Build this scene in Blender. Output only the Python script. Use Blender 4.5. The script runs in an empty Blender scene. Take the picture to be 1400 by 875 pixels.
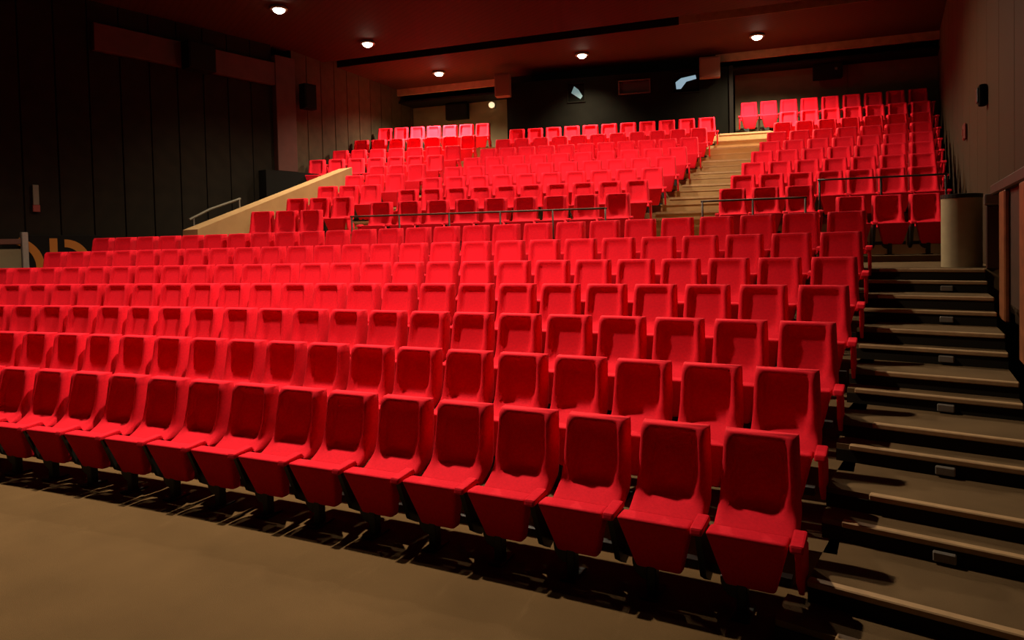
import bpy, bmesh, math, random
from mathutils import Vector, Matrix
random.seed(4)
S = bpy.context.scene
C = S.collection
PI = math.pi

# ------------------------------------------------------------------ camera
EYE = 2.0185
YAW, PIT, ROLL, FPX, CY = math.radians(36.931), math.radians(1.674), math.radians(-1.335), 942.37, 362.29
c_, s_ = math.cos(YAW), math.sin(YAW)
fw = Vector((-s_*math.cos(PIT), c_*math.cos(PIT), -math.sin(PIT)))
rt = Vector((c_, s_, 0)); up = rt.cross(fw)
r2 = rt*math.cos(ROLL) + up*math.sin(ROLL); u2 = -rt*math.sin(ROLL) + up*math.cos(ROLL)
cam = bpy.data.cameras.new('camera'); co = bpy.data.objects.new('camera', cam); C.objects.link(co)
cam.sensor_fit = 'HORIZONTAL'; cam.sensor_width = 36.0; cam.lens = FPX/1400*36
cam.shift_y = -(437.5-CY)/1400; cam.clip_start = 0.05
m3 = Matrix((r2, u2, -fw)).transposed()
co.matrix_world = Matrix.Translation((0, 0, EYE)) @ m3.to_4x4()
S.camera = co
def project(x, y, z):
    v = Vector((x, y, z-EYE)); d = v.dot(fw)
    if d < 0.2: return (-9999, -9999, d)
    return (700+FPX*v.dot(r2)/d, CY-FPX*v.dot(u2)/d, d)

# ------------------------------------------------------------------ world, exposure
w = bpy.data.worlds.new('world'); S.world = w; w.use_nodes = True
w.node_tree.nodes['Background'].inputs[0].default_value = (0.02, 0.014, 0.01, 1)
w.node_tree.nodes['Background'].inputs[1].default_value = 0.10
S.view_settings.view_transform = 'Standard'; S.view_settings.look = 'None'
S.view_settings.gamma = 1.0; S.view_settings.use_curve_mapping = False
S.view_settings.exposure = 0.0
LAMP_W = 1250.0            # watts of one ceiling downlight
LAMP_COL = (1.0, 0.80, 0.56)

# ------------------------------------------------------------------ materials
def mat(name, col, rough=0.7, spec=0.3, noise=None, bump=None, sheen=0.0, metallic=0.0, emit=None, wave=None):
    m = bpy.data.materials.new(name); m.use_nodes = True
    nt = m.node_tree; b = nt.nodes['Principled BSDF']
    b.inputs['Base Color'].default_value = (*col, 1); b.inputs['Roughness'].default_value = rough
    b.inputs['Specular IOR Level'].default_value = spec; b.inputs['Metallic'].default_value = metallic
    if sheen:
        b.inputs['Sheen Weight'].default_value = sheen; b.inputs['Sheen Tint'].default_value = (*[min(1, c*1.3+0.05) for c in col], 1)
        b.inputs['Sheen Roughness'].default_value = 0.4
    tc = None
    if noise or bump or wave:
        tc = nt.nodes.new('ShaderNodeTexCoord')
    if noise:
        sc, amt = noise
        n = nt.nodes.new('ShaderNodeTexNoise'); n.inputs['Scale'].default_value = sc; n.inputs['Detail'].default_value = 5
        nt.links.new(tc.outputs['Object'], n.inputs['Vector'])
        r = nt.nodes.new('ShaderNodeValToRGB')
        r.color_ramp.elements[0].position = 0.3; r.color_ramp.elements[1].position = 0.7
        r.color_ramp.elements[0].color = (*[c*(1-amt) for c in col], 1)
        r.color_ramp.elements[1].color = (*[min(1, c*(1+amt)) for c in col], 1)
        nt.links.new(n.outputs['Fac'], r.inputs['Fac']); nt.links.new(r.outputs['Color'], b.inputs['Base Color'])
    if wave:
        sc, ang, amt = wave
        mp = nt.nodes.new('ShaderNodeMapping'); mp.inputs['Rotation'].default_value = ang
        nt.links.new(tc.outputs['Object'], mp.inputs['Vector'])
        wv = nt.nodes.new('ShaderNodeTexWave'); wv.inputs['Scale'].default_value = sc; wv.inputs['Distortion'].default_value = 0.6
        nt.links.new(mp.outputs['Vector'], wv.inputs['Vector'])
        r = nt.nodes.new('ShaderNodeValToRGB')
        r.color_ramp.elements[0].color = (*[c*(1-amt) for c in col], 1); r.color_ramp.elements[1].color = (*col, 1)
        r.color_ramp.elements[1].position = 0.5
        nt.links.new(wv.outputs['Fac'], r.inputs['Fac']); nt.links.new(r.outputs['Color'], b.inputs['Base Color'])
    if bump:
        sc, st = bump
        n = nt.nodes.new('ShaderNodeTexNoise'); n.inputs['Scale'].default_value = sc
        nt.links.new(tc.outputs['Object'], n.inputs['Vector'])
        bp = nt.nodes.new('ShaderNodeBump'); bp.inputs['Strength'].default_value = st; bp.inputs['Distance'].default_value = 0.01
        nt.links.new(n.outputs['Fac'], bp.inputs['Height']); nt.links.new(bp.outputs['Normal'], b.inputs['Normal'])
    if emit:
        b.inputs['Emission Color'].default_value = (*emit[0], 1); b.inputs['Emission Strength'].default_value = emit[1]
    return m
RED = mat('red_fabric', (0.70, 0.009, 0.026), 0.85, 0.12, noise=(55, 0.07), bump=(260, 0.25), sheen=0.08)
DARK = mat('dark_metal', (0.010, 0.012, 0.010), 0.45, 0.4)
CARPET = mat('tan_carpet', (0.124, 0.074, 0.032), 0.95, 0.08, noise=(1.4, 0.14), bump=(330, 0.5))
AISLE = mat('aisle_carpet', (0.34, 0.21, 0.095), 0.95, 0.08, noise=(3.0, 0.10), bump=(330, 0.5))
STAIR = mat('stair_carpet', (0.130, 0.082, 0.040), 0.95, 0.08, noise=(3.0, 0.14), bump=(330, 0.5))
NOSE = mat('nosing', (0.36, 0.225, 0.11), 0.5, 0.4, noise=(14, 0.12))
RISER = mat('black_riser', (0.018, 0.015, 0.010), 0.9, 0.1)
CEIL = mat('ceiling_red', (0.038, 0.012, 0.006), 0.75, 0.06, wave=(2.2, (0, 0, math.radians(-72.6)), 0.22))
BLACK = mat('black_paint', (0.006, 0.005, 0.004), 0.9, 0.06)
TANTRIM = mat('tan_trim', (0.22, 0.14, 0.07), 0.7, 0.2, noise=(6, 0.15))
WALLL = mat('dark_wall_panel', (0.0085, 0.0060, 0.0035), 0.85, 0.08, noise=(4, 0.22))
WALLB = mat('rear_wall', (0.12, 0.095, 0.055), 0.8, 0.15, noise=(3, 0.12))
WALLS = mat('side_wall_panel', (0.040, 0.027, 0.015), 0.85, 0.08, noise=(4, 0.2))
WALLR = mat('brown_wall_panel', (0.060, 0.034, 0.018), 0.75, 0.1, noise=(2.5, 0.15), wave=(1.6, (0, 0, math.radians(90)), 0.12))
PILA = mat('red_brown_paint', (0.050, 0.015, 0.010), 0.7, 0.2, noise=(4, 0.15))
BOOTH = mat('booth_black', (0.0030, 0.0030, 0.0020), 0.95, 0.04, noise=(3, 0.2))
WOOD = mat('rust_wood', (0.22, 0.065, 0.018), 0.5, 0.35, noise=(9, 0.25))
DWOOD = mat('dark_wood', (0.045, 0.020, 0.010), 0.6, 0.3, noise=(9, 0.2))
BIN = mat('khaki_metal', (0.36, 0.29, 0.17), 0.55, 0.3, noise=(9, 0.08))
GREY = mat('grey_metal', (0.16, 0.14, 0.12), 0.4, 0.5, noise=(20, 0.1))
RAILM = mat('rail_brown', (0.06, 0.022, 0.013), 0.5, 0.3)
ORANGE = mat('orange_paint', (0.26, 0.085, 0.008), 0.6, 0.2)
SPK = mat('speaker_black', (0.006, 0.006, 0.005), 0.95, 0.05)
SPKB = mat('speaker_brown', (0.10, 0.045, 0.028), 0.7, 0.2, bump=(180, 0.4))
PALE = mat('pale_plastic', (0.085, 0.075, 0.05), 0.5, 0.3)
REDP = mat('red_plastic', (0.14, 0.018, 0.012), 0.5, 0.3)
LENS = mat('lamp_lens', (1, 0.9, 0.7), 0.3, 0.3, emit=((1.0, 0.86, 0.62), 30))
GLOW = mat('small_lamp', (1, 0.8, 0.5), 0.3, 0.3, emit=((1.0, 0.72, 0.42), 1.2))
BLUE = mat('lit_port', (0.1, 0.15, 0.18), 0.3, 0.3, emit=((0.42, 0.66, 0.80), 0.55))
TEAL = mat('lit_port_teal', (0.1, 0.15, 0.16), 0.3, 0.3, emit=((0.30, 0.62, 0.62), 0.35))
PORT = mat('port_glass', (0.03, 0.025, 0.02), 0.15, 0.5)

# ------------------------------------------------------------------ helpers
def mesh(name, vf, m, smooth=False):
    me = bpy.data.meshes.new(name); me.from_pydata([tuple(v) for v in vf[0]], [], vf[1])
    me.materials.append(m)
    bm = bmesh.new(); bm.from_mesh(me); bmesh.ops.recalc_face_normals(bm, faces=bm.faces[:]); bm.to_mesh(me); bm.free()
    if smooth:
        for p in me.polygons: p.use_smooth = True
    me.update(); return me
def link(name, me, parent=None, loc=(0, 0, 0), rz=0.0):
    o = bpy.data.objects.new(name, me); C.objects.link(o)
    o.location = loc; o.rotation_euler = (0, 0, rz)
    if parent is not None: o.parent = parent
    return o
def obj(name, vf, m, parent=None, loc=(0, 0, 0), rz=0.0, smooth=False):
    return link(name, mesh(name, vf, m, smooth), parent, loc, rz)
def tag(o, label, cat, group=None):
    o['label'] = label; o['category'] = cat
    if group: o['group'] = group
    return o
def struct(o, label=None):
    o['kind'] = 'structure'
    if label: o['label'] = label
    return o
def empty(name, loc, rz=0.0):
    o = bpy.data.objects.new(name, None); C.objects.link(o); o.location = loc; o.rotation_euler = (0, 0, rz)
    o.empty_display_size = 0.1
    return o
def box(x0, x1, y0, y1, z0, z1):
    v = [(x, y, z) for z in (z0, z1) for y in (y0, y1) for x in (x0, x1)]
    return v, [(0, 2, 3, 1), (4, 5, 7, 6), (0, 1, 5, 4), (2, 6, 7, 3), (0, 4, 6, 2), (1, 3, 7, 5)]
def join(*parts):
    V, F = [], []
    for v, f in parts:
        n = len(V); V += list(v); F += [tuple(i+n for i in q) for q in f]
    return V, F
def prism(poly, z0, z1):
    """vertical prism over a plan polygon; z0/z1 numbers or per-vertex lists"""
    n = len(poly)
    a = z0 if isinstance(z0, (list, tuple)) else [z0]*n
    b = z1 if isinstance(z1, (list, tuple)) else [z1]*n
    V = [(p[0], p[1], a[i]) for i, p in enumerate(poly)] + [(p[0], p[1], b[i]) for i, p in enumerate(poly)]
    F = [tuple(range(n))[::-1], tuple(range(n, 2*n))] + [(i, (i+1) % n, n+(i+1) % n, n+i) for i in range(n)]
    return V, F
def profile_x(poly, x0, x1):
    """prism along x of a (y,z) polygon"""
    n = len(poly)
    V = [(x0, p[0], p[1]) for p in poly] + [(x1, p[0], p[1]) for p in poly]
    F = [tuple(range(n))[::-1], tuple(range(n, 2*n))] + [(i, (i+1) % n, n+(i+1) % n, n+i) for i in range(n)]
    return V, F
def tube(pts, r, n=8):
    V, F = [], []
    pts = [Vector(p) for p in pts]
    for i, p in enumerate(pts):
        d = (pts[min(i+1, len(pts)-1)] - pts[max(i-1, 0)]).normalized()
        a = d.cross(Vector((0, 0, 1)))
        if a.length < 1e-3: a = Vector((1, 0, 0))
        a.normalize(); b = d.cross(a)
        for k in range(n):
            t = 2*PI*k/n; V.append(p + a*(r*math.cos(t)) + b*(r*math.sin(t)))
    for i in range(len(pts)-1):
        for k in range(n):
            F.append((i*n+k, i*n+(k+1) % n, (i+1)*n+(k+1) % n, (i+1)*n+k))
    F.append(tuple(range(n))); F.append(tuple(range((len(pts)-1)*n, len(pts)*n)))
    return V, F
def lathe(prof, n=24, cap=True):
    V, F = [], []
    for r, z in prof:
        for k in range(n):
            t = 2*PI*k/n; V.append((r*math.cos(t), r*math.sin(t), z))
    for i in range(len(prof)-1):
        for k in range(n): F.append((i*n+k, i*n+(k+1) % n, (i+1)*n+(k+1) % n, (i+1)*n+k))
    if cap:
        F.append(tuple(range(n))); F.append(tuple(range((len(prof)-1)*n, len(prof)*n)))
    return V, F
def bevel(vf, w_, seg=2):
    bm = bmesh.new(); vs = [bm.verts.new(v) for v in vf[0]]
    for f in vf[1]: bm.faces.new([vs[i] for i in f])
    bmesh.ops.recalc_face_normals(bm, faces=bm.faces[:])
    bmesh.ops.bevel(bm, geom=bm.edges[:], offset=w_, segments=seg, profile=0.6, affect='EDGES')
    bm.verts.index_update()
    V = [v.co.copy() for v in bm.verts]; F = [tuple(v.index for v in f.verts) for f in bm.faces]
    bm.free(); return V, F

# ------------------------------------------------------------------ plan of the seating
LC = (5.380, -42.869); LR1, LD = 47.280, 0.816            # lower block: arc centre, first radius, row depth
LA0 = [0.13410, 0.13337, 0.13245, 0.13156, 0.13103, 0.13090, 0.13078]
LZ = [0.0, 0.232, 0.464, 0.698, 0.925, 1.175, 1.420]       # floor of each lower row
LAND = 1.650                                               # cross aisle
UC = (15.061, -37.964); UR1, UD = 52.475, 0.971            # upper block
UZ = [z-0.905 for z in (2.844, 3.137, 3.448, 3.763, 4.072, 4.403, 4.759, 5.165, 5.645)]
PITCH = 0.5
def lowpt(R, a): return (LC[0]-R*math.sin(a), LC[1]+R*math.cos(a))
def uppt(R, s): a = s/R; return (UC[0]-R*math.sin(a), UC[1]+R*math.cos(a))
def uR(j): return UR1+UD*(j-1)
LWX = -14.72                                               # left wall
def rwx(y): return -0.22-0.14*(y-9.2)                      # right wall
# ceiling frame: across / depth
CA = Vector((0.954, 0.300, 0)); CN = Vector((-0.300, 0.954, 0))
def cn(a, n, z=0.0): v = CA*a + CN*n; return (v.x, v.y, z)
CEILZ = 7.0

# ================================================================== STRUCTURE
# ---- stage floor
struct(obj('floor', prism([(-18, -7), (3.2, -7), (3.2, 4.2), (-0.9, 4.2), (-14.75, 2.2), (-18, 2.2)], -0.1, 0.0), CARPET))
# ---- lower tiers (row 2..7) and cross aisle
def arc_sector(cen, R0, R1, a0, a1, z0, z1, n=24):
    P = []
    for i in range(n+1):
        a = a0+(a1-a0)*i/n; P.append((cen[0]-R0*math.sin(a), cen[1]+R0*math.cos(a)))
    for i in range(n, -1, -1):
        a = a0+(a1-a0)*i/n; P.append((cen[0]-R1*math.sin(a), cen[1]+R1*math.cos(a)))
    return prism(P, z0, z1)
AL = 0.423                                                 # angle where the lower tiers meet the left wall
def clipwall(vf):                                          # tiers end at the left wall
    return [((max(v[0], LWX), v[1], v[2])) for v in vf[0]], vf[1]
for i in range(2, 8):
    R0 = LR1+LD*(i-2)+0.14; R1 = R0+LD+0.02
    vf = clipwall(arc_sector(LC, R0, R1, LA0[i-1]-0.0012, AL+0.002*i, LZ[i-2]-0.05 if i > 2 else -0.02, LZ[i-1]))
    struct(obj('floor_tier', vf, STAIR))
R8 = LR1+LD*6+0.14
P = [(LC[0]-R8*math.sin(a), LC[1]+R8*math.cos(a)) for a in [0.124+(0.44-0.124)*i/24 for i in range(25)]]
P = [(max(x, LWX), y) for x, y in P]
P += [(LWX, 14.2), (-12.0, 15.2), (-1.1, 15.0), (-0.35, 9.6), (-0.24, 8.66)]
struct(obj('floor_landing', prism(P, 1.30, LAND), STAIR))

# ---- upper tiers: [s range] per row; row 1 steps down at the right
def sR(j): return 16.15+0.125*(j-1)                        # right wall side
def sL(j): return 28.35+0.262*(j-1) if j <= 5 else 31.75+0.25*(j-6)
def upper_slab(j, sa, sb, z0, z1, front=0.74, depth=None, n=18):
    R0 = uR(j)-front; R1 = R0+(depth or UD+0.02)
    P = [uppt(R0, sa+(sb-sa)*i/n) for i in range(n+1)] + [uppt(R1, (sa+(sb-sa)*i/n)*R1/R0) for i in range(n, -1, -1)]
    return prism(P, z0, z1)
for j in range(1, 10):
    z0 = LAND-0.02 if j == 1 else UZ[j-2]-0.12
    dep = None if j < 9 else 2.2
    if j == 1:
        struct(obj('floor_tier', upper_slab(1, 17.98, sL(1), z0, UZ[0]), AISLE))
        struct(obj('floor_tier', upper_slab(1, sR(1), 17.96, z0, 1.74), STAIR))  # darker carpet than the raised part, colour stands in for unlit floor
    else:
        struct(obj('floor_tier', upper_slab(j, sR(j), sL(j), z0 if j > 2 else 1.7, UZ[j-1], depth=dep), AISLE))
# dark riser face under the raised first row, at its right end
struct(obj('trim_1', upper_slab(1, 17.90, 17.985, LAND, UZ[0]+0.42, front=0.78, depth=0.5, n=1), BLACK))

# ---- upper aisles: half steps
def aisle_steps(name, lo, hi, rows, label):
    st = empty(name, (*uppt(uR(rows[0])-0.9, (lo(rows[0])+hi(rows[0]))/2), LAND)); struct(st, label)
    bpy.context.view_layer.update()
    inv = st.matrix_world.inverted()
    for j in rows:
        zb = UZ[j-2] if j > 1 else LAND
        zt = (zb+UZ[j-1])/2
        R0 = uR(j)-0.74-0.42
        a, b = lo(j), hi(j)
        def ring(Ra, Rb, z0, z1, a=a, b=b):
            P = [uppt(Ra, a+(b-a)*i/3) for i in range(4)] + [uppt(Rb, a+(b-a)*i/3) for i in range(3, -1, -1)]
            v, f = prism(P, z0, z1)
            return [inv @ Vector(q) for q in v], f
        obj('step', ring(R0, R0+0.44, zb, zt), AISLE, st)
        obj('nosing', ring(R0-0.012, R0+0.035, zt-0.004, zt+0.012), NOSE, st)
        obj('nosing', ring(R0+0.408, R0+0.455, UZ[j-1]-0.03, UZ[j-1]+0.012), NOSE, st)
    return st
aisle_steps('stairs_upper', lambda j: 19.62+0.135*(j-1), lambda j: 20.74+0.15*(j-1), range(1, 10), 'tan carpeted steps between the upper centre and right seats')
aisle_steps('stairs_upper', lambda j: 25.72+0.257*(j-1), lambda j: 26.42+0.258*(j-1), range(1, 9), 'narrow tan steps between the upper centre and left seats')

# ---- right stairs: steps, nosings, step lights
stairs = struct(empty('stairs_right', (-0.6, 3.5, 0)), 'brown carpeted stairs with pale nosings beside the red seats')
noses = [(3.48, 0.118)]
for k in range(7):
    noses.append((3.75+0.815*k, LZ[k+1] if k < 6 else LAND))
    if k < 6: noses.append((3.75+0.815*k+0.60, (LZ[k+1]+(LZ[k+2] if k < 5 else LAND))/2))
off = Vector((0.6, -3.5, 0))
def rel(vf): return [Vector(v)+off for v in vf[0]], vf[1]
def srx(y): return -0.05-0.125*(y-6.1)
def slx(y): return (-1.10 if y < 3.6 else -0.93-0.108*(y-3.75))
for n, (y, z) in enumerate(noses):
    yn = noses[n+1][0]+0.02 if n+1 < len(noses) else y+0.30
    zb = noses[n-1][1]-0.02 if n else 0.0
    xl = slx(y) if n else -1.02
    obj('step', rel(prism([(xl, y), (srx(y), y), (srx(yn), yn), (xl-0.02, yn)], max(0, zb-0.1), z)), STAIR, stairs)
    obj('riser', rel(prism([(xl, y-0.008), (srx(y), y-0.008), (srx(y), y), (xl, y)], max(0, zb), z-0.035)), RISER, stairs)
    xa = (-0.78 if n % 2 == 0 else -0.66)-0.14*(y-3.75) if n > 1 else (-0.93 if n == 1 else -0.74)
    if n > 1 and n % 2 == 0: xa -= 0.02
    obj('nosing', rel(bevel(prism([(xa, y-0.022), (srx(y), y-0.022), (srx(y), y+0.035), (xa, y+0.035)], z-0.030, z+0.006), 0.006, 1)), NOSE, stairs)
for k in range(6):
    y, z = noses[2+2*k]
    xm = -0.37-0.078*(y-4.36)
    lt = obj('step_light', bevel(box(-0.055, 0.055, -0.035, 0.0, -0.035, 0.02), 0.006, 1), GREY, None, (xm, y-0.012, z-0.065))
    tag(lt, 'small step light on the stairs, %s up from the stage floor' % ('first', 'second', 'third', 'fourth', 'fifth', 'sixth')[k], 'step light', 'step lights on the stair risers')

# ---- walls
def wall_panels(name, A, B, z0, z1, m, wid, depth, gap=0.02, label=None, zb=None):
    """backing wall between plan points A,B facing left of A->B, with upright panels as parts"""
    A = Vector((*A, 0)); B = Vector((*B, 0)); d = B-A; L = d.length; ang = math.atan2(d.y, d.x)
    root = obj(name, box(0, L, -0.2, 0, z0, z1), BLACK, None, (A.x, A.y, 0), ang); struct(root, label)
    n = max(1, round(L/wid)); wd = L/n
    me = mesh('panel', bevel(box(gap/2, wd-gap/2, 0.0, depth, z0+0.005, z1-0.005), 0.008, 1), m)
    for i in range(n): link('panel', me, root, (i*wd, 0, 0))
    return root
# left wall: faces +x, so walk from far to near
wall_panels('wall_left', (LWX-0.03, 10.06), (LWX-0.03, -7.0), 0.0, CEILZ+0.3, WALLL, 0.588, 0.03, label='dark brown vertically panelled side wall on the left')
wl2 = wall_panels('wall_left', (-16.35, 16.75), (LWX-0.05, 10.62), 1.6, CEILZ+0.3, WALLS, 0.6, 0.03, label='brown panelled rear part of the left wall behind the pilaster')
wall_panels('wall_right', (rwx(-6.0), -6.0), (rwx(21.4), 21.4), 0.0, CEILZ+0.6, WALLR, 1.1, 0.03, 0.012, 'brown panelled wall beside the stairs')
# rear wall (polygon arc as two straight runs)
b0 = uppt(61.15, 16.4); b1 = uppt(61.15, 22.10); b2 = uppt(61.15, 28.5); b3 = uppt(61.15, 32.9)
for A, B, lab in ((b0, b1, 'dim brown rear wall above the upper right seats'), (cn(-6.75, 20.5)[:2], cn(-13.9, 20.5)[:2], 'dim brown rear wall above the upper left seats')):
    wall_panels('wall_rear', A, B, 3.0, CEILZ+0.3, WALLB if B != b2 else BLACK, 2.4, 0.02, 0.006, lab)
# back of the stage side so that no light leaks in
struct(obj('wall_front', box(-18, 3.4, -7.2, -7.0, 0, CEILZ+0.3), BLACK))

# pilaster and frieze on the left wall
struct(obj('trim_2', bevel(box(LWX-0.06, LWX+0.14, 10.06, 10.62, 3.95, 6.75), 0.01, 1), PILA), 'red-brown pilaster on the left wall')
struct(obj('trim_3', bevel(box(LWX-0.02, LWX+0.12, 6.02, 10.06, 6.02, 6.56), 0.01, 1), PILA), 'red-brown band along the top of the left wall')
struct(obj('trim_4', box(LWX-0.04, LWX+0.30, 9.6, 12.0, 3.30, 3.93), BLACK), 'black ledge under the pilaster')

# ---- ceiling: panel 1, gap, panel 2, tan downstand, rear soffit
def cslab(name, n0, n1, z0, z1, m, a0=-19.5, a1=9.5, lab=None):
    P = [cn(a0, n0)[:2], cn(a1, n0)[:2], cn(a1, n1)[:2], cn(a0, n1)[:2]]
    return struct(obj(name, prism(P, z0, z1), m), lab)
cslab('ceiling', -10.0, 15.85, CEILZ, CEILZ+0.10, CEIL, lab='dark red ceiling over the lower seats')
cslab('ceiling', 16.45, 19.50, CEILZ, CEILZ+0.10, CEIL, lab='dark red ceiling over the upper seats')
cslab('ceiling', 15.0, 17.0, CEILZ+0.45, CEILZ+0.5, BLACK, lab='black void above the ceiling slot')
cslab('trim_5', 16.44, 16.46, CEILZ, CEILZ+0.20, BLACK, a1=-1.6, lab='ceiling slot lip, shaded stretch coloured black')  # unlit stretch of the lip, its shade put into the black colour
cslab('trim_5', 16.44, 16.46, CEILZ, CEILZ+0.20, TANTRIM, a0=-1.6, lab='ceiling slot lip, lit stretch coloured tan')  # lit stretch of the same lip, its light put into the tan colour
cslab('trim_6', 19.50, 19.58, CEILZ-0.20, CEILZ+0.10, TANTRIM, a0=-12.5, a1=-7.05, lab='tan downstand at the rear ceiling edge, left of the booth')
cslab('trim_6', 19.50, 19.58, CEILZ-0.42, CEILZ+0.10, BLACK, a0=-7.05, a1=-0.95, lab='black fascia above the booth front')
cslab('trim_6', 19.50, 19.58, CEILZ-0.20, CEILZ+0.10, TANTRIM, a0=-0.95, lab='tan downstand at the rear ceiling edge, right of the booth')
cslab('ceiling', 19.58, 25.5, CEILZ-0.42, CEILZ-0.36, BLACK, lab='black rear soffit')
cslab('ceiling', -10.0, 25.5, CEILZ+0.55, CEILZ+0.62, BLACK, lab='black roof above the ceiling')

# ---- projection booth
bA = Vector((*uppt(59.95, 21.85), 0)); bB = Vector((*uppt(59.95, 27.85), 0))
dv = bB-bA; BL = dv.length; bang = math.atan2(dv.y, dv.x)
booth = empty('projection_booth', (bA.x, bA.y, 4.2), bang)      # local x runs from right corner to left, +y faces the stage
tag(booth, 'black projection booth with small ports behind the upper centre seats', 'booth')
ports = [(3.80, 4.25, 1.73, 2.22), (2.05, 2.85, 1.85, 2.17), (0.75, 1.42, 1.78, 2.28)]
HB = CEILZ-0.43-4.2
def booth_front():
    parts = []; xs = sorted([q for p in ports for q in p[:2]]); edges = [0]+xs+[BL]
    for i in range(len(edges)-1):
        a, b = edges[i], edges[i+1]
        pp = [p for p in ports if abs(p[0]-a) < 1e-6]
        if pp:
            parts.append(box(a, b, -0.12, 0, 0, pp[0][2])); parts.append(box(a, b, -0.12, 0, pp[0][3], HB))
        else: parts.append(box(a, b, -0.12, 0, 0, HB))
    return join(*parts)
obj('front_wall', booth_front(), BOOTH, booth)
obj('side_wall', box(-0.02, 0.10, -1.25, -0.12, 0, HB), BOOTH, booth)
obj('side_wall', box(BL-0.10, BL+0.02, -1.25, -0.12, 0, HB), BOOTH, booth)
for k, (a, b, z0, z1) in enumerate(ports):
    f = obj('port', join(box(a-0.03, b+0.03, 0, 0.025, z0-0.03, z0), box(a-0.03, b+0.03, 0, 0.025, z1, z1+0.03), box(a-0.03, a, 0, 0.025, z0, z1), box(b, b+0.03, 0, 0.025, z0, z1)), BOOTH if k != 1 else DWOOD, booth)
    obj('pane', box(a, b, -0.075, -0.065, z0, z1), PORT if k == 1 else BOOTH, f)
def flat(poly, y0, y1):
    n = len(poly); V = [(p[0], y0, p[1]) for p in poly]+[(p[0], y1, p[1]) for p in poly]
    return V, [tuple(range(n)), tuple(range(n, 2*n))[::-1]]+[(i, (i+1) % n, n+(i+1) % n, n+i) for i in range(n)]
obj('lit_glass', flat([(4.17, 1.98), (4.09, 2.16), (3.97, 2.06), (3.86, 1.88), (3.92, 1.80), (4.06, 1.90)], -0.062, -0.05), TEAL, booth)
obj('lit_glass', flat([(1.34, 1.88), (1.36, 2.06), (1.22, 2.16), (0.84, 2.22), (0.82, 2.12), (1.08, 2.06), (1.16, 1.96), (1.22, 1.88)], -0.062, -0.05), BLUE, booth)
obj('back_wall', box(0.1, BL-0.1, -1.25, -1.15, 0, HB), BOOTH, booth)
# booth corner post
obj('corner_post', box(-0.10, 0.0, -0.2, 0.06, -0.05, HB), BLACK, booth)

# ---- speakers and wall fixtures
def speaker(name, loc, rz, wx, dy, hz, m, label, grp=None, brk=0.12):
    r = empty(name, loc, rz); tag(r, label, 'speaker', grp)
    obj('cabinet', bevel(box(-wx/2, wx/2, -dy, 0, 0, hz), 0.012, 1), m, r)
    obj('grille', bevel(box(-wx/2+0.03, wx/2-0.03, 0.0, 0.015, 0.04, hz-0.04), 0.006, 1), m, r)
    obj('bracket', box(-0.03, 0.03, -dy-brk, -dy, hz*0.4, hz*0.6), DARK, r)
    return r
def facing(p): return math.atan2(-p[0], p[1]) + PI        # local +y towards the camera side
def radial(s, R): return s/R + PI
p = uppt(59.52, 27.70); speaker('loudspeaker', (p[0], p[1], 6.14), radial(27.70, 59.52), 0.42, 0.3, 0.62, SPKB, 'brown loudspeaker at the end of the booth above the left seats', None, 0.2)
p = uppt(59.6, 22.2); speaker('loudspeaker', (p[0], p[1], 6.24), radial(22.28, 59.85), 0.52, 0.2, 0.54, SPKB, 'brown loudspeaker high on the booth front above the aisle steps')
p = cn(-8.88, 20.13); speaker('loudspeaker', (p[0], p[1], 6.04), PI+0.3047, 0.74, 0.22, 0.50, SPK, 'black loudspeaker on the rear wall above the upper left seats')
p = uppt(60.6, 19.6); rs = speaker('loudspeaker', (p[0], p[1], 6.17), radial(19.6, 60.9), 0.70, 0.22, 0.42, SPK, 'black loudspeaker on the rear wall above the upper right seats')
obj('indicator', box(-0.22, -0.16, 0.015, 0.022, 0.20, 0.26), PALE, rs)
speaker('loudspeaker', (LWX+0.45, 8.05, 5.95), -PI/2, 0.62, 0.32, 0.60, SPK, 'black loudspeaker hung in front of the red band on the left wall')
speaker('loudspeaker', (LWX+0.30, 10.95, 5.55), -PI/2, 0.36, 0.24, 0.62, SPK, 'black loudspeaker just behind the red-brown pilaster')
wlp = empty('wall_lamp', (*cn(-7.75, 20.37)[:2], 6.42), PI+0.3047); tag(wlp, 'small dim wall lamp on the rear wall beside the booth', 'lamp')
obj('plate', bevel(box(-0.08, 0.08, -0.12, -0.06, -0.08, 0.08), 0.01, 1), GREY, wlp)
obj('globe', [Vector(v)+Vector((0, 0.0, -0.09)) for v in lathe([(0.03, 0), (0.08, 0.03), (0.10, 0.09), (0.08, 0.15), (0.03, 0.18)], 12)[0]] and ([Vector(v)+Vector((0, 0.02, -0.09)) for v in lathe([(0.03, 0), (0.08, 0.03), (0.10, 0.09), (0.08, 0.15), (0.03, 0.18)], 12)[0]], lathe([(0.03, 0), (0.08, 0.03), (0.10, 0.09), (0.08, 0.15), (0.03, 0.18)], 12)[1]), GLOW, wlp, smooth=True)
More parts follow.
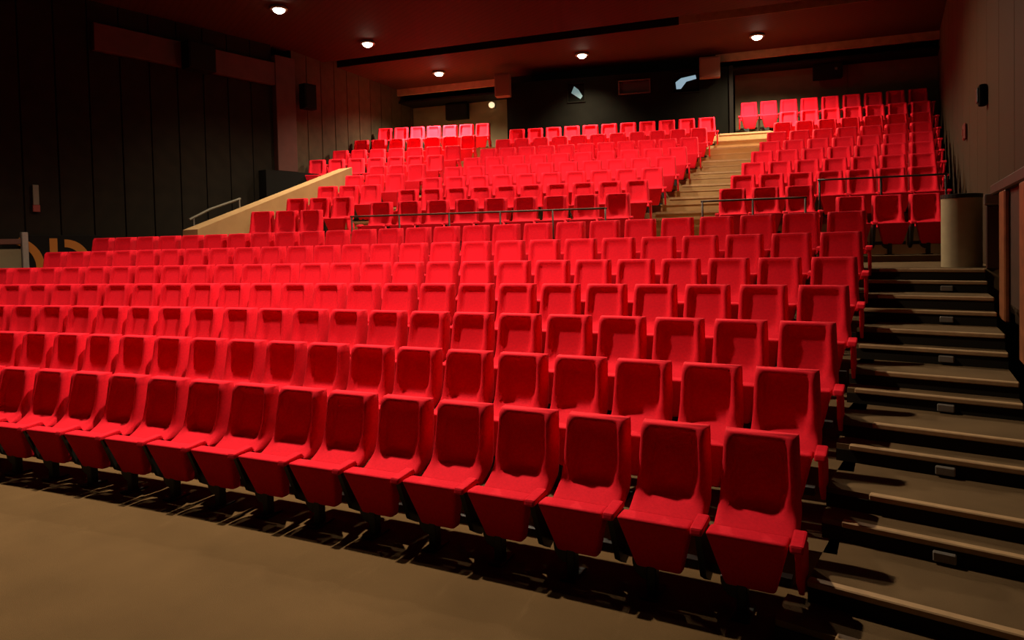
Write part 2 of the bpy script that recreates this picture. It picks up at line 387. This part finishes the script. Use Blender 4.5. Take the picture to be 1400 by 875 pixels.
# right wall fixtures
rang = math.atan2(1.0, -0.14)
def rwfix(name, y, z, vf1, m1, label, cat, sub=None):
    r = empty(name, (rwx(y)-0.035, y, z), rang); tag(r, label, cat)
    obj('body', vf1, m1, r)
    if sub: obj(*sub, r)
    return r
rwfix('wall_fixture', 10.38, 3.60, bevel(box(-0.09, 0.09, 0, 0.09, 0, 0.26), 0.03, 2), SPK, 'small black fixture on the brown right wall', 'fixture', ('cover', bevel(box(-0.06, 0.06, 0.09, 0.11, 0.04, 0.22), 0.008, 1), DARK))
rwfix('alarm_button', 13.04, 3.50, bevel(box(-0.10, 0.10, 0, 0.05, 0, 0.26), 0.02, 1), REDP, 'small red call point on the brown right wall', 'alarm', ('plate', bevel(box(-0.05, 0.05, 0.05, 0.06, 0.07, 0.17), 0.004, 1), REDP))
# left wall fixture
lf = empty('wall_sign', (LWX+0.03, 4.94, 2.83), -PI/2); tag(lf, 'narrow upright pale strip with a red foot on the dark left wall', 'sign')
obj('strip', bevel(box(-0.05, 0.05, 0, 0.03, 0.13, 0.50), 0.006, 1), PALE, lf)
obj('foot', bevel(box(-0.06, 0.06, 0, 0.035, 0, 0.13), 0.006, 1), REDP, lf)
# black board with orange strokes at the left row ends
sg = empty('banner', (LWX+0.10, 5.32, 1.66), -PI/2); tag(sg, 'low black board with orange curved strokes by the left row ends', 'sign')
obj('board', bevel(box(-0.72, 0.60, -0.04, 0.0, 0, 0.74), 0.008, 1), BLACK, sg)
def arc_strip(cx, cz, r0, r1, t0, t1, n=12):
    V = []; F = []
    for i in range(n+1):
        t = t0+(t1-t0)*i/n
        for y in (0.0, 0.006):
            for r in (r0, r1): V.append((cx+r*math.cos(t), y, cz+r*math.sin(t)))
    for i in range(n):
        a = 4*i; b = a+4
        F += [(a, a+1, b+1, b), (a+2, b+2, b+3, a+3), (a, b, b+2, a+2), (a+1, a+3, b+3, b+1)]
    F += [(0, 2, 3, 1), (4*n, 4*n+1, 4*n+3, 4*n+2)]
    return V, F
obj('stroke', arc_strip(0.87, 0.16, 0.43, 0.57, PI-1.25, PI+0.15), ORANGE, sg)
obj('stroke', box(0.08, 0.21, 0.0, 0.006, 0.06, 0.68), ORANGE, sg)
obj('stroke', arc_strip(-0.04, 0.22, 0.29, 0.44, PI*0.5, PI*0.98), ORANGE, sg)
# left rail by the wall
lr = empty('guard_rail', (LWX+0.25, 4.66, LAND)); tag(lr, 'mauve-grey rail with an end post near the black board', 'rail')
obj('post', bevel(box(-0.05, 0.05, -0.05, 0.05, 0, 0.80), 0.01, 1), GREY, lr)
obj('rail', bevel(box(-0.03, 0.03, -1.9, -0.05, 0.58, 0.68), 0.01, 1), RAILM, lr)
obj('panel', box(-0.02, 0.02, -1.9, -0.06, 0.0, 0.50), WALLB, lr)

# ---- litter bin on the landing
bn = empty('litter_bin', (-0.62, 9.35, LAND)); tag(bn, 'tall khaki cylindrical litter bin on the landing at the stair top', 'bin')
obj('body', lathe([(0.20, 0.0), (0.20, 0.39), (0.20, 0.78)], 48, False), BIN, bn, smooth=True)
obj('rim', lathe([(0.198, 0.775), (0.206, 0.78), (0.206, 0.82), (0.190, 0.825)], 32), DARK, bn)

# ---- wooden screen on the right edge of the stairs
def scx(y): return -0.03-0.125*(y-6.1)
sc_ang = math.atan2(1.0, -0.125)
scr = empty('wooden_screen', (scx(6.1)+0.03, 6.1, 1.0), sc_ang); tag(scr, 'rust-brown wooden screen with a dark top rail along the stairs', 'screen')
# local x runs along the stair depth; local y faces the stairs
obj('top_rail', bevel(box(-1.9, 2.30, -0.05, 0.03, 1.40, 1.50), 0.012, 1), DWOOD, scr)
obj('infill', box(-1.9, 2.10, -0.045, -0.025, 0.40, 1.40), DWOOD, scr)
for a, b, zb in ((1.28, 1.66, 0.24), (-0.05, 0.36, 0.05), (-1.35, -0.95, -0.30)):
    obj('board', bevel(box(a, b, -0.025, 0.02, zb, 1.40), 0.012, 1), WOOD, scr)
pst = empty('newel_post', (scx(8.45)+0.02, 8.72, LAND)); tag(pst, 'grey-brown post at the top of the stairs beside the bin', 'post')
obj('shaft', bevel(box(-0.06, 0.06, -0.06, 0.06, 0, 0.66), 0.012, 1), RAILM, pst)
obj('cap', bevel(box(-0.075, 0.075, -0.075, 0.075, 0.66, 0.78), 0.02, 2), GREY, pst)

# ---- sloping tan ledge left of the upper left seats
la = Vector((-12.55, 5.6, 0)); lb = Vector((-13.05, 11.2, 0))
# ridge line heights follow the seat rake
def ledge():
    P = [(-12.54, 6.85), (-13.0, 11.0), (-13.5, 11.0), (-13.09, 6.85)]
    return prism(P, [LAND-0.02, 2.4, 2.4, LAND-0.02], [2.45, 3.97, 3.97, 2.45])
lg = struct(obj('trim_7', ledge(), TANTRIM), 'sloping tan ledge rising beside the upper left seats')
bpy.data.objects[lg.name].data.materials[0] = AISLE
hr = empty('handrail', (-13.2, 7.3, 2.6)); tag(hr, 'short pale handrail on the sloping tan ledge', 'rail')
obj('rail', tube([(0.0, -0.25, 0.06), (-0.02, 0.2, 0.28), (-0.06, 0.9, 0.52)], 0.025), PALE, hr)
for yy, zz in ((-0.15, 0.10), (0.85, 0.50)): obj('post', tube([(-0.02, yy, zz-0.42+0.05), (-0.02, yy, zz)], 0.014, 6), GREY, hr)

# ---- guard rails in front of the upper block
def arc_rail(name, R, sa, sb, ztop, zbase, nposts, label, m=RAILM, r=0.015):
    p0 = uppt(R, (sa+sb)/2); root = empty(name, (*p0, zbase)); tag(root, label, 'rail')
    o_ = Vector((*p0, zbase))
    pts = [Vector((*uppt(R, sa+(sb-sa)*i/10), ztop))-o_ for i in range(11)]
    obj('rail', tube(pts, r), m, root, smooth=True)
    for i in range(nposts):
        q = Vector((*uppt(R, sa+(sb-sa)*(i+0.03 if i == 0 else (i-0.03 if i == nposts-1 else i))/(nposts-1)), 0))-Vector((o_.x, o_.y, 0))
        obj('post', tube([(q.x, q.y, 0), (q.x, q.y, ztop-zbase)], 0.016, 6), m, root, smooth=True)
arc_rail('guard_rail', 51.55, 20.85, 25.1, 2.55, LAND, 6, 'thin brown guard rail in front of the upper centre seats')
arc_rail('guard_rail', 51.55, 17.98, 19.45, 2.60, LAND, 3, 'thin brown guard rail in front of the upper right seats nearest the aisle')
arc_rail('guard_rail', 52.72, 16.30, 18.10, 2.93, UZ[1], 3, 'thin dark guard rail behind the three lowered seats by the bin', DARK)

# ================================================================== SEATS
def ss(t): t = max(0.0, min(1.0, t)); return t*t*(3-2*t)
def backrest():
    zs = [0.405, 0.43, 0.455, 0.48, 0.50, 0.53, 0.56, 0.60, 0.64, 0.71, 0.78, 0.83, 0.865, 0.890, 0.902]
    # half section: (x at the front edge fraction, extra depth) from centre to the outer rear flank
    V, F = [], []
    def base(z):
        u = max(0.0, 0.72-z); w_ = max(0.0, 0.53-z)
        return -0.15*(0.902-z) - 0.38*u*u - 8.5*w_*w_
    def wid(z): return 0.965+0.055*ss((0.88-z)/0.34)+0.035*ss((0.56-z)/0.1)
    sec = [0.0, 0.06, 0.105, 0.130, 0.150, 0.165, 0.180, 0.194, 0.204, 0.208, 0.214]
    ext = [0.0, 0.0, 0.0, 0.0, 0.0, 0.0, 0.0, 0.006, 0.022, 0.055, 0.125]
    for z in zs:
        row = []
        top = ss((z-0.855)/0.047); low = ss((z-0.445)/0.09)
        for x, e in zip(sec, ext):
            rec = 0.046*ss((0.172-0.025*ss((0.66-z)/0.16)-x)/0.042)*ss((0.893-z)/0.05)*low
            row.append((x*wid(z)*(1-0.02*top), base(z)+rec+e+0.025*top*top*(1 if e < 0.1 else 0), z))
        full = [(-x, y, z_) for x, y, z_ in row[:0:-1]] + row
        V += full
    nx, nz = len(V)//len(zs), len(zs)
    for i in range(nz-1):
        for k in range(nx-1): F.append((i*nx+k, i*nx+k+1, (i+1)*nx+k+1, (i+1)*nx+k))
    o_ = len(V)
    for z in zs:                                   # rear shell
        top = ss((z-0.845)/0.057); t = (0.902-z)/0.40
        for x in (-0.205, -0.1, 0.1, 0.205): V.append((x*wid(z)*(1-0.02*top), base(z)+0.140+0.02*t-0.025*top, z))
    for i in range(nz-1):
        for k in range(3): F.append((o_+i*4+k, o_+(i+1)*4+k, o_+(i+1)*4+k+1, o_+i*4+k+1))
        F.append((i*nx, (i+1)*nx, o_+(i+1)*4, o_+i*4))
        F.append((i*nx+nx-1, o_+i*4+3, o_+(i+1)*4+3, (i+1)*nx+nx-1))
    F.append(tuple(range(nx))+tuple(o_+k for k in (3, 2, 1, 0)))
    t0 = (nz-1)*nx; F.append(tuple(t0+k for k in range(nx))+tuple(o_+(nz-1)*4+k for k in (3, 2, 1, 0)))
    return V, F
def cushion():
    # tipped-up seat: tapered underside towards the stage
    T, B = 0.210, 0.130
    yf = lambda z: -0.440+0.11*(0.475-z)/0.32
    V = []
    for z, h, th in ((0.155, B, 0.085), (0.475, T, 0.135)):
        V += [(-h, yf(z), z), (h, yf(z), z), (h, yf(z)+th, z), (-h, yf(z)+th, z)]
    F = [(0, 3, 2, 1), (4, 5, 6, 7), (0, 1, 5, 4), (2, 3, 7, 6), (1, 2, 6, 5), (3, 0, 4, 7)]
    return bevel((V, F), 0.026, 3)
def armpad():
    return bevel(profile_x([(-0.462, 0.448), (-0.448, 0.488), (-0.27, 0.502), (-0.24, 0.462)], -0.034, 0.034), 0.012, 2)
def support():
    return profile_x([(-0.42, 0.452), (-0.25, 0.466), (-0.10, 0.30), (-0.06, 0.16), (-0.20, 0.10), (-0.30, 0.16)], -0.017, 0.017)
def sidepanel():
    return bevel(profile_x([(-0.445, 0.452), (-0.25, 0.466), (-0.06, 0.36), (-0.06, 0.20), (-0.28, 0.16), (-0.40, 0.28)], -0.012, 0.016), 0.006, 1)
def legmesh():
    V, F = [], []
    # upright with an arched gusset
    up_ = bevel(box(-0.028, 0.028, -0.335, -0.265, 0.0, 0.20), 0.006, 1)
    n = 6; pts = []
    for i in range(n+1):
        t = PI/2*i/n; pts.append((-0.028-0.085*(1-math.sin(t)), 0.20-0.085+0.0*t - 0.0 if False else 0.115+0.085*(1-math.cos(t))))
    poly = [(-0.028, 0.20)] + [(-0.113, 0.20)] + [(-0.028-0.085*math.cos(PI/2*i/n), 0.19-0.10*math.sin(PI/2*i/n)) for i in range(n+1)]
    m_ = len(poly)
    V = [(q[0], -0.325, q[1]) for q in poly]+[(q[0], -0.275, q[1]) for q in poly]
    F = [tuple(range(m_)), tuple(range(m_, 2*m_))[::-1]]+[(i, (i+1) % m_, m_+(i+1) % m_, m_+i) for i in range(m_)]
    beam = box(-0.205, 0.235, -0.20, -0.14, 0.15, 0.20)
    arm_ = box(-0.028, 0.028, -0.29, -0.14, 0.15, 0.20)
    return join(up_, (V, F), beam, arm_)
def footmesh():
    return bevel(box(-0.05, 0.05, -0.39, -0.19, 0.0, 0.016), 0.005, 1)
ME = dict(backrest=mesh('backrest', backrest(), RED, True), cushion=mesh('seat_cushion', cushion(), RED, True),
          pad=mesh('armrest', armpad(), RED), support=mesh('armrest_support', support(), DARK), side=mesh('side_panel', sidepanel(), RED),
          leg=mesh('leg', legmesh(), DARK), foot=mesh('foot', footmesh(), DARK))
ORD = ['first', 'second', 'third', 'fourth', 'fifth', 'sixth', 'seventh', 'eighth', 'ninth', 'tenth', 'eleventh', 'twelfth', 'thirteenth',
       'fourteenth', 'fifteenth', 'sixteenth', 'seventeenth', 'eighteenth', 'nineteenth', 'twentieth', 'twenty-first', 'twenty-second',
       'twenty-third', 'twenty-fourth', 'twenty-fifth', 'twenty-sixth']
seats = []     # (size, x, y, z, rot, left_end, right_end, label, group)
LROW = ['front', 'second', 'third', 'fourth', 'fifth', 'sixth', 'seventh']
for i in range(1, 8):
    R = LR1+LD*(i-1); dx = 0.0
    for k in range(1, 27):
        a = LA0[i-1]+(k-0.40)*PITCH/R
        x, y = lowpt(R, a); q = project(x, y, LZ[i-1]+0.6)
        lab = 'red tip-up seat, %s from the stairs, %s row of the lower block' % (ORD[k-1], LROW[i-1])
        seats.append((1/q[2] if q[0] > -70 else -1, x, y, LZ[i-1], a, k == 26, k == 1, lab, 'red seats of the lower block'))
def uprow(j, sa, sb, n, dz, fmt, grp, rend=True, lend=True):
    R = uR(j); p_ = (sb-sa)/n
    for k in range(n):
        s = sa+(k+0.57)*p_-0.035
        x, y = uppt(R, s); z = dz if dz > 1 else UZ[j-1]+dz; q = project(x, y, z+0.6)
        seats.append((1/q[2], x, y, z, s/R, lend and k == n-1, rend and k == 0, fmt % ORD[k], grp))
for j in range(1, 10):
    row = ORD[j-1] if j > 1 else 'front'
    g = 'red seats of the upper right block'
    a, b = 16.36+0.105*(j-1), 19.55+0.13*(j-1)
    f = 'red tip-up seat, %s from the brown wall, '+row+' row behind the bin'
    if j == 1:
        uprow(1, 16.32, 17.82, 3, 1.74, 'red tip-up seat lowered beside the bin, %s from the brown wall', g)
        uprow(1, 18.05, 19.55, 3, 0.0, 'red tip-up seat behind the short guard rail, %s from the lowered seats by the bin', g)
    elif j == 9:
        uprow(9, 17.25, 21.70, 9, 0.0, f, g)
    else: uprow(j, a, b, 7, 0.0, f, g)
    if j < 9:
        a, b = 20.88+0.15*(j-1), 25.62+0.255*(j-1)
        uprow(j, a, b, round((b-a)/PITCH), 0.0, 'red tip-up seat, %s from the wide tan steps, '+row+' row below the booth', 'red seats of the upper centre block')
    g = 'red seats of the upper left block'
    f = 'red tip-up seat, %s from the narrow steps, '+row+' row beside the tan ledge'
    a = 26.46+0.258*(j-1)
    if j <= 5: uprow(j, a, a+1.42, 3, -0.10 if j > 1 else -0.10, f, g)
    else:
        b = 31.35+0.25*(j-6) if j < 9 else 31.95
        uprow(j, a, b, round((b-a)/PITCH), -0.10, f, g)
seats.sort(key=lambda t: -t[0])
seats = [t for t in seats]
MAXN = 300
def place(t):
    _, x, y, z, rz, le, re, lab, grp = t
    r = empty('theatre_seat', (x, y, z), rz); tag(r, lab, 'seat', grp)
    link('backrest', ME['backrest'], r); link('seat_cushion', ME['cushion'], r)
    link('armrest', ME['pad'], r, (-0.25, 0, 0))
    if le: link('side_panel', ME['side'], r, (-0.25, 0, 0))
    else: link('armrest_support', ME['support'], r, (-0.25, 0, 0))
    if re:
        link('armrest', ME['pad'], r, (0.25, 0, 0)); link('side_panel', ME['side'], r, (0.25, 0, 0))
    lg_ = link('leg', ME['leg'], r, (-0.04, 0, 0)); link('foot', ME['foot'], lg_)
shown = [t for t in seats if t[0] > 0]
for t in shown[:MAXN]+[t for t in seats if t[0] < 0]: place(t)   # the 300 largest, and the row ends just outside the frame
rest = shown[MAXN:]
if rest:
    V, F, MI = [], [], []
    def addm(me, M, mi):
        n = len(V); V.extend([M @ v.co for v in me.vertices])
        for p_ in me.polygons: F.append(tuple(i+n for i in p_.vertices)); MI.append(mi)
    for t in rest:
        M = Matrix.Translation((t[1], t[2], t[3])) @ Matrix.Rotation(t[4], 4, 'Z')
        addm(ME['backrest'], M, 0); addm(ME['cushion'], M, 0)
        addm(ME['pad'], M @ Matrix.Translation((-0.25, 0, 0)), 0)
        addm(ME['support'] if not t[5] else ME['side'], M @ Matrix.Translation((-0.25, 0, 0)), 1 if not t[5] else 0)
        if t[6]:
            addm(ME['pad'], M @ Matrix.Translation((0.25, 0, 0)), 0); addm(ME['side'], M @ Matrix.Translation((0.25, 0, 0)), 0)
        addm(ME['leg'], M @ Matrix.Translation((-0.04, 0, 0)), 1); addm(ME['foot'], M @ Matrix.Translation((-0.04, 0, 0)), 1)
    me = bpy.data.meshes.new('theatre_seats'); me.from_pydata(V, [], F); me.materials.append(RED); me.materials.append(DARK)
    me.polygons.foreach_set('material_index', MI); me.polygons.foreach_set('use_smooth', [mi == 0 for mi in MI]); me.update()
    o = link('theatre_seats', me); o['kind'] = 'stuff'; tag(o, 'rows of red tip-up seats furthest back in the upper blocks', 'seats')
print('SEATS', len(seats), 'stuff', len(rest))

# ================================================================== LAMPS
LAMP = dict(ring=mesh('ring', lathe([(0.12, 0.0), (0.175, 0.0), (0.18, 0.012), (0.165, 0.05), (0.13, 0.06)], 24, False), GREY, True),
            lens=mesh('lens', lathe([(0.004, -0.075), (0.06, -0.065), (0.105, -0.035), (0.125, 0.02)], 24), LENS, True))
def downlight(a, n, power, label, spot=2.0, blend=1.0):
    x, y, z = cn(a, n, CEILZ)
    r = empty('ceiling_downlight', (x, y, z-0.06)); tag(r, label, 'ceiling lamp', 'ceiling downlights')
    link('ring', LAMP['ring'], r); link('lens', LAMP['lens'], r)
    L = bpy.data.lights.new('downlight', 'SPOT'); L.energy = power*LAMP_W; L.color = LAMP_COL; L.spot_size = spot; L.spot_blend = blend
    L.shadow_soft_size = 0.10
    lo = bpy.data.objects.new('downlight_light', L); C.objects.link(lo); lo.parent = r; lo.location = (0, 0, -0.10)
    return r
downlight(-9.14, 11.9, 0.8, 'lit ceiling downlight above the front of the seats beside the tan ledge')
downlight(-8.76, 14.7, 0.8, 'lit ceiling downlight just before the dark ceiling slot')
downlight(-8.44, 18.0, 2.8, 'lit ceiling downlight behind the ceiling slot, nearest the left wall', 2.5)
downlight(-4.23, 17.85, 1.5, 'lit ceiling downlight in front of the projection booth')
downlight(0.10, 18.0, 1.8, 'lit ceiling downlight behind the ceiling slot, nearest the right wall', 2.5)
# the same rows of lamps go on towards the stage, above the picture
downlight(-4.5, 11.5, 1.0, 'ceiling downlight above the middle of the cross aisle', 2.75, 0.45)
downlight(-1.3, 12.0, 0.75, 'ceiling downlight above the seats behind the bin', 2.75, 0.45)
downlight(-9.1, 6.15, 1.3, 'ceiling downlight above the third seat row, nearest the left wall')
downlight(-3.8, 6.05, 2.25, 'ceiling downlight above the middle of the third seat row')
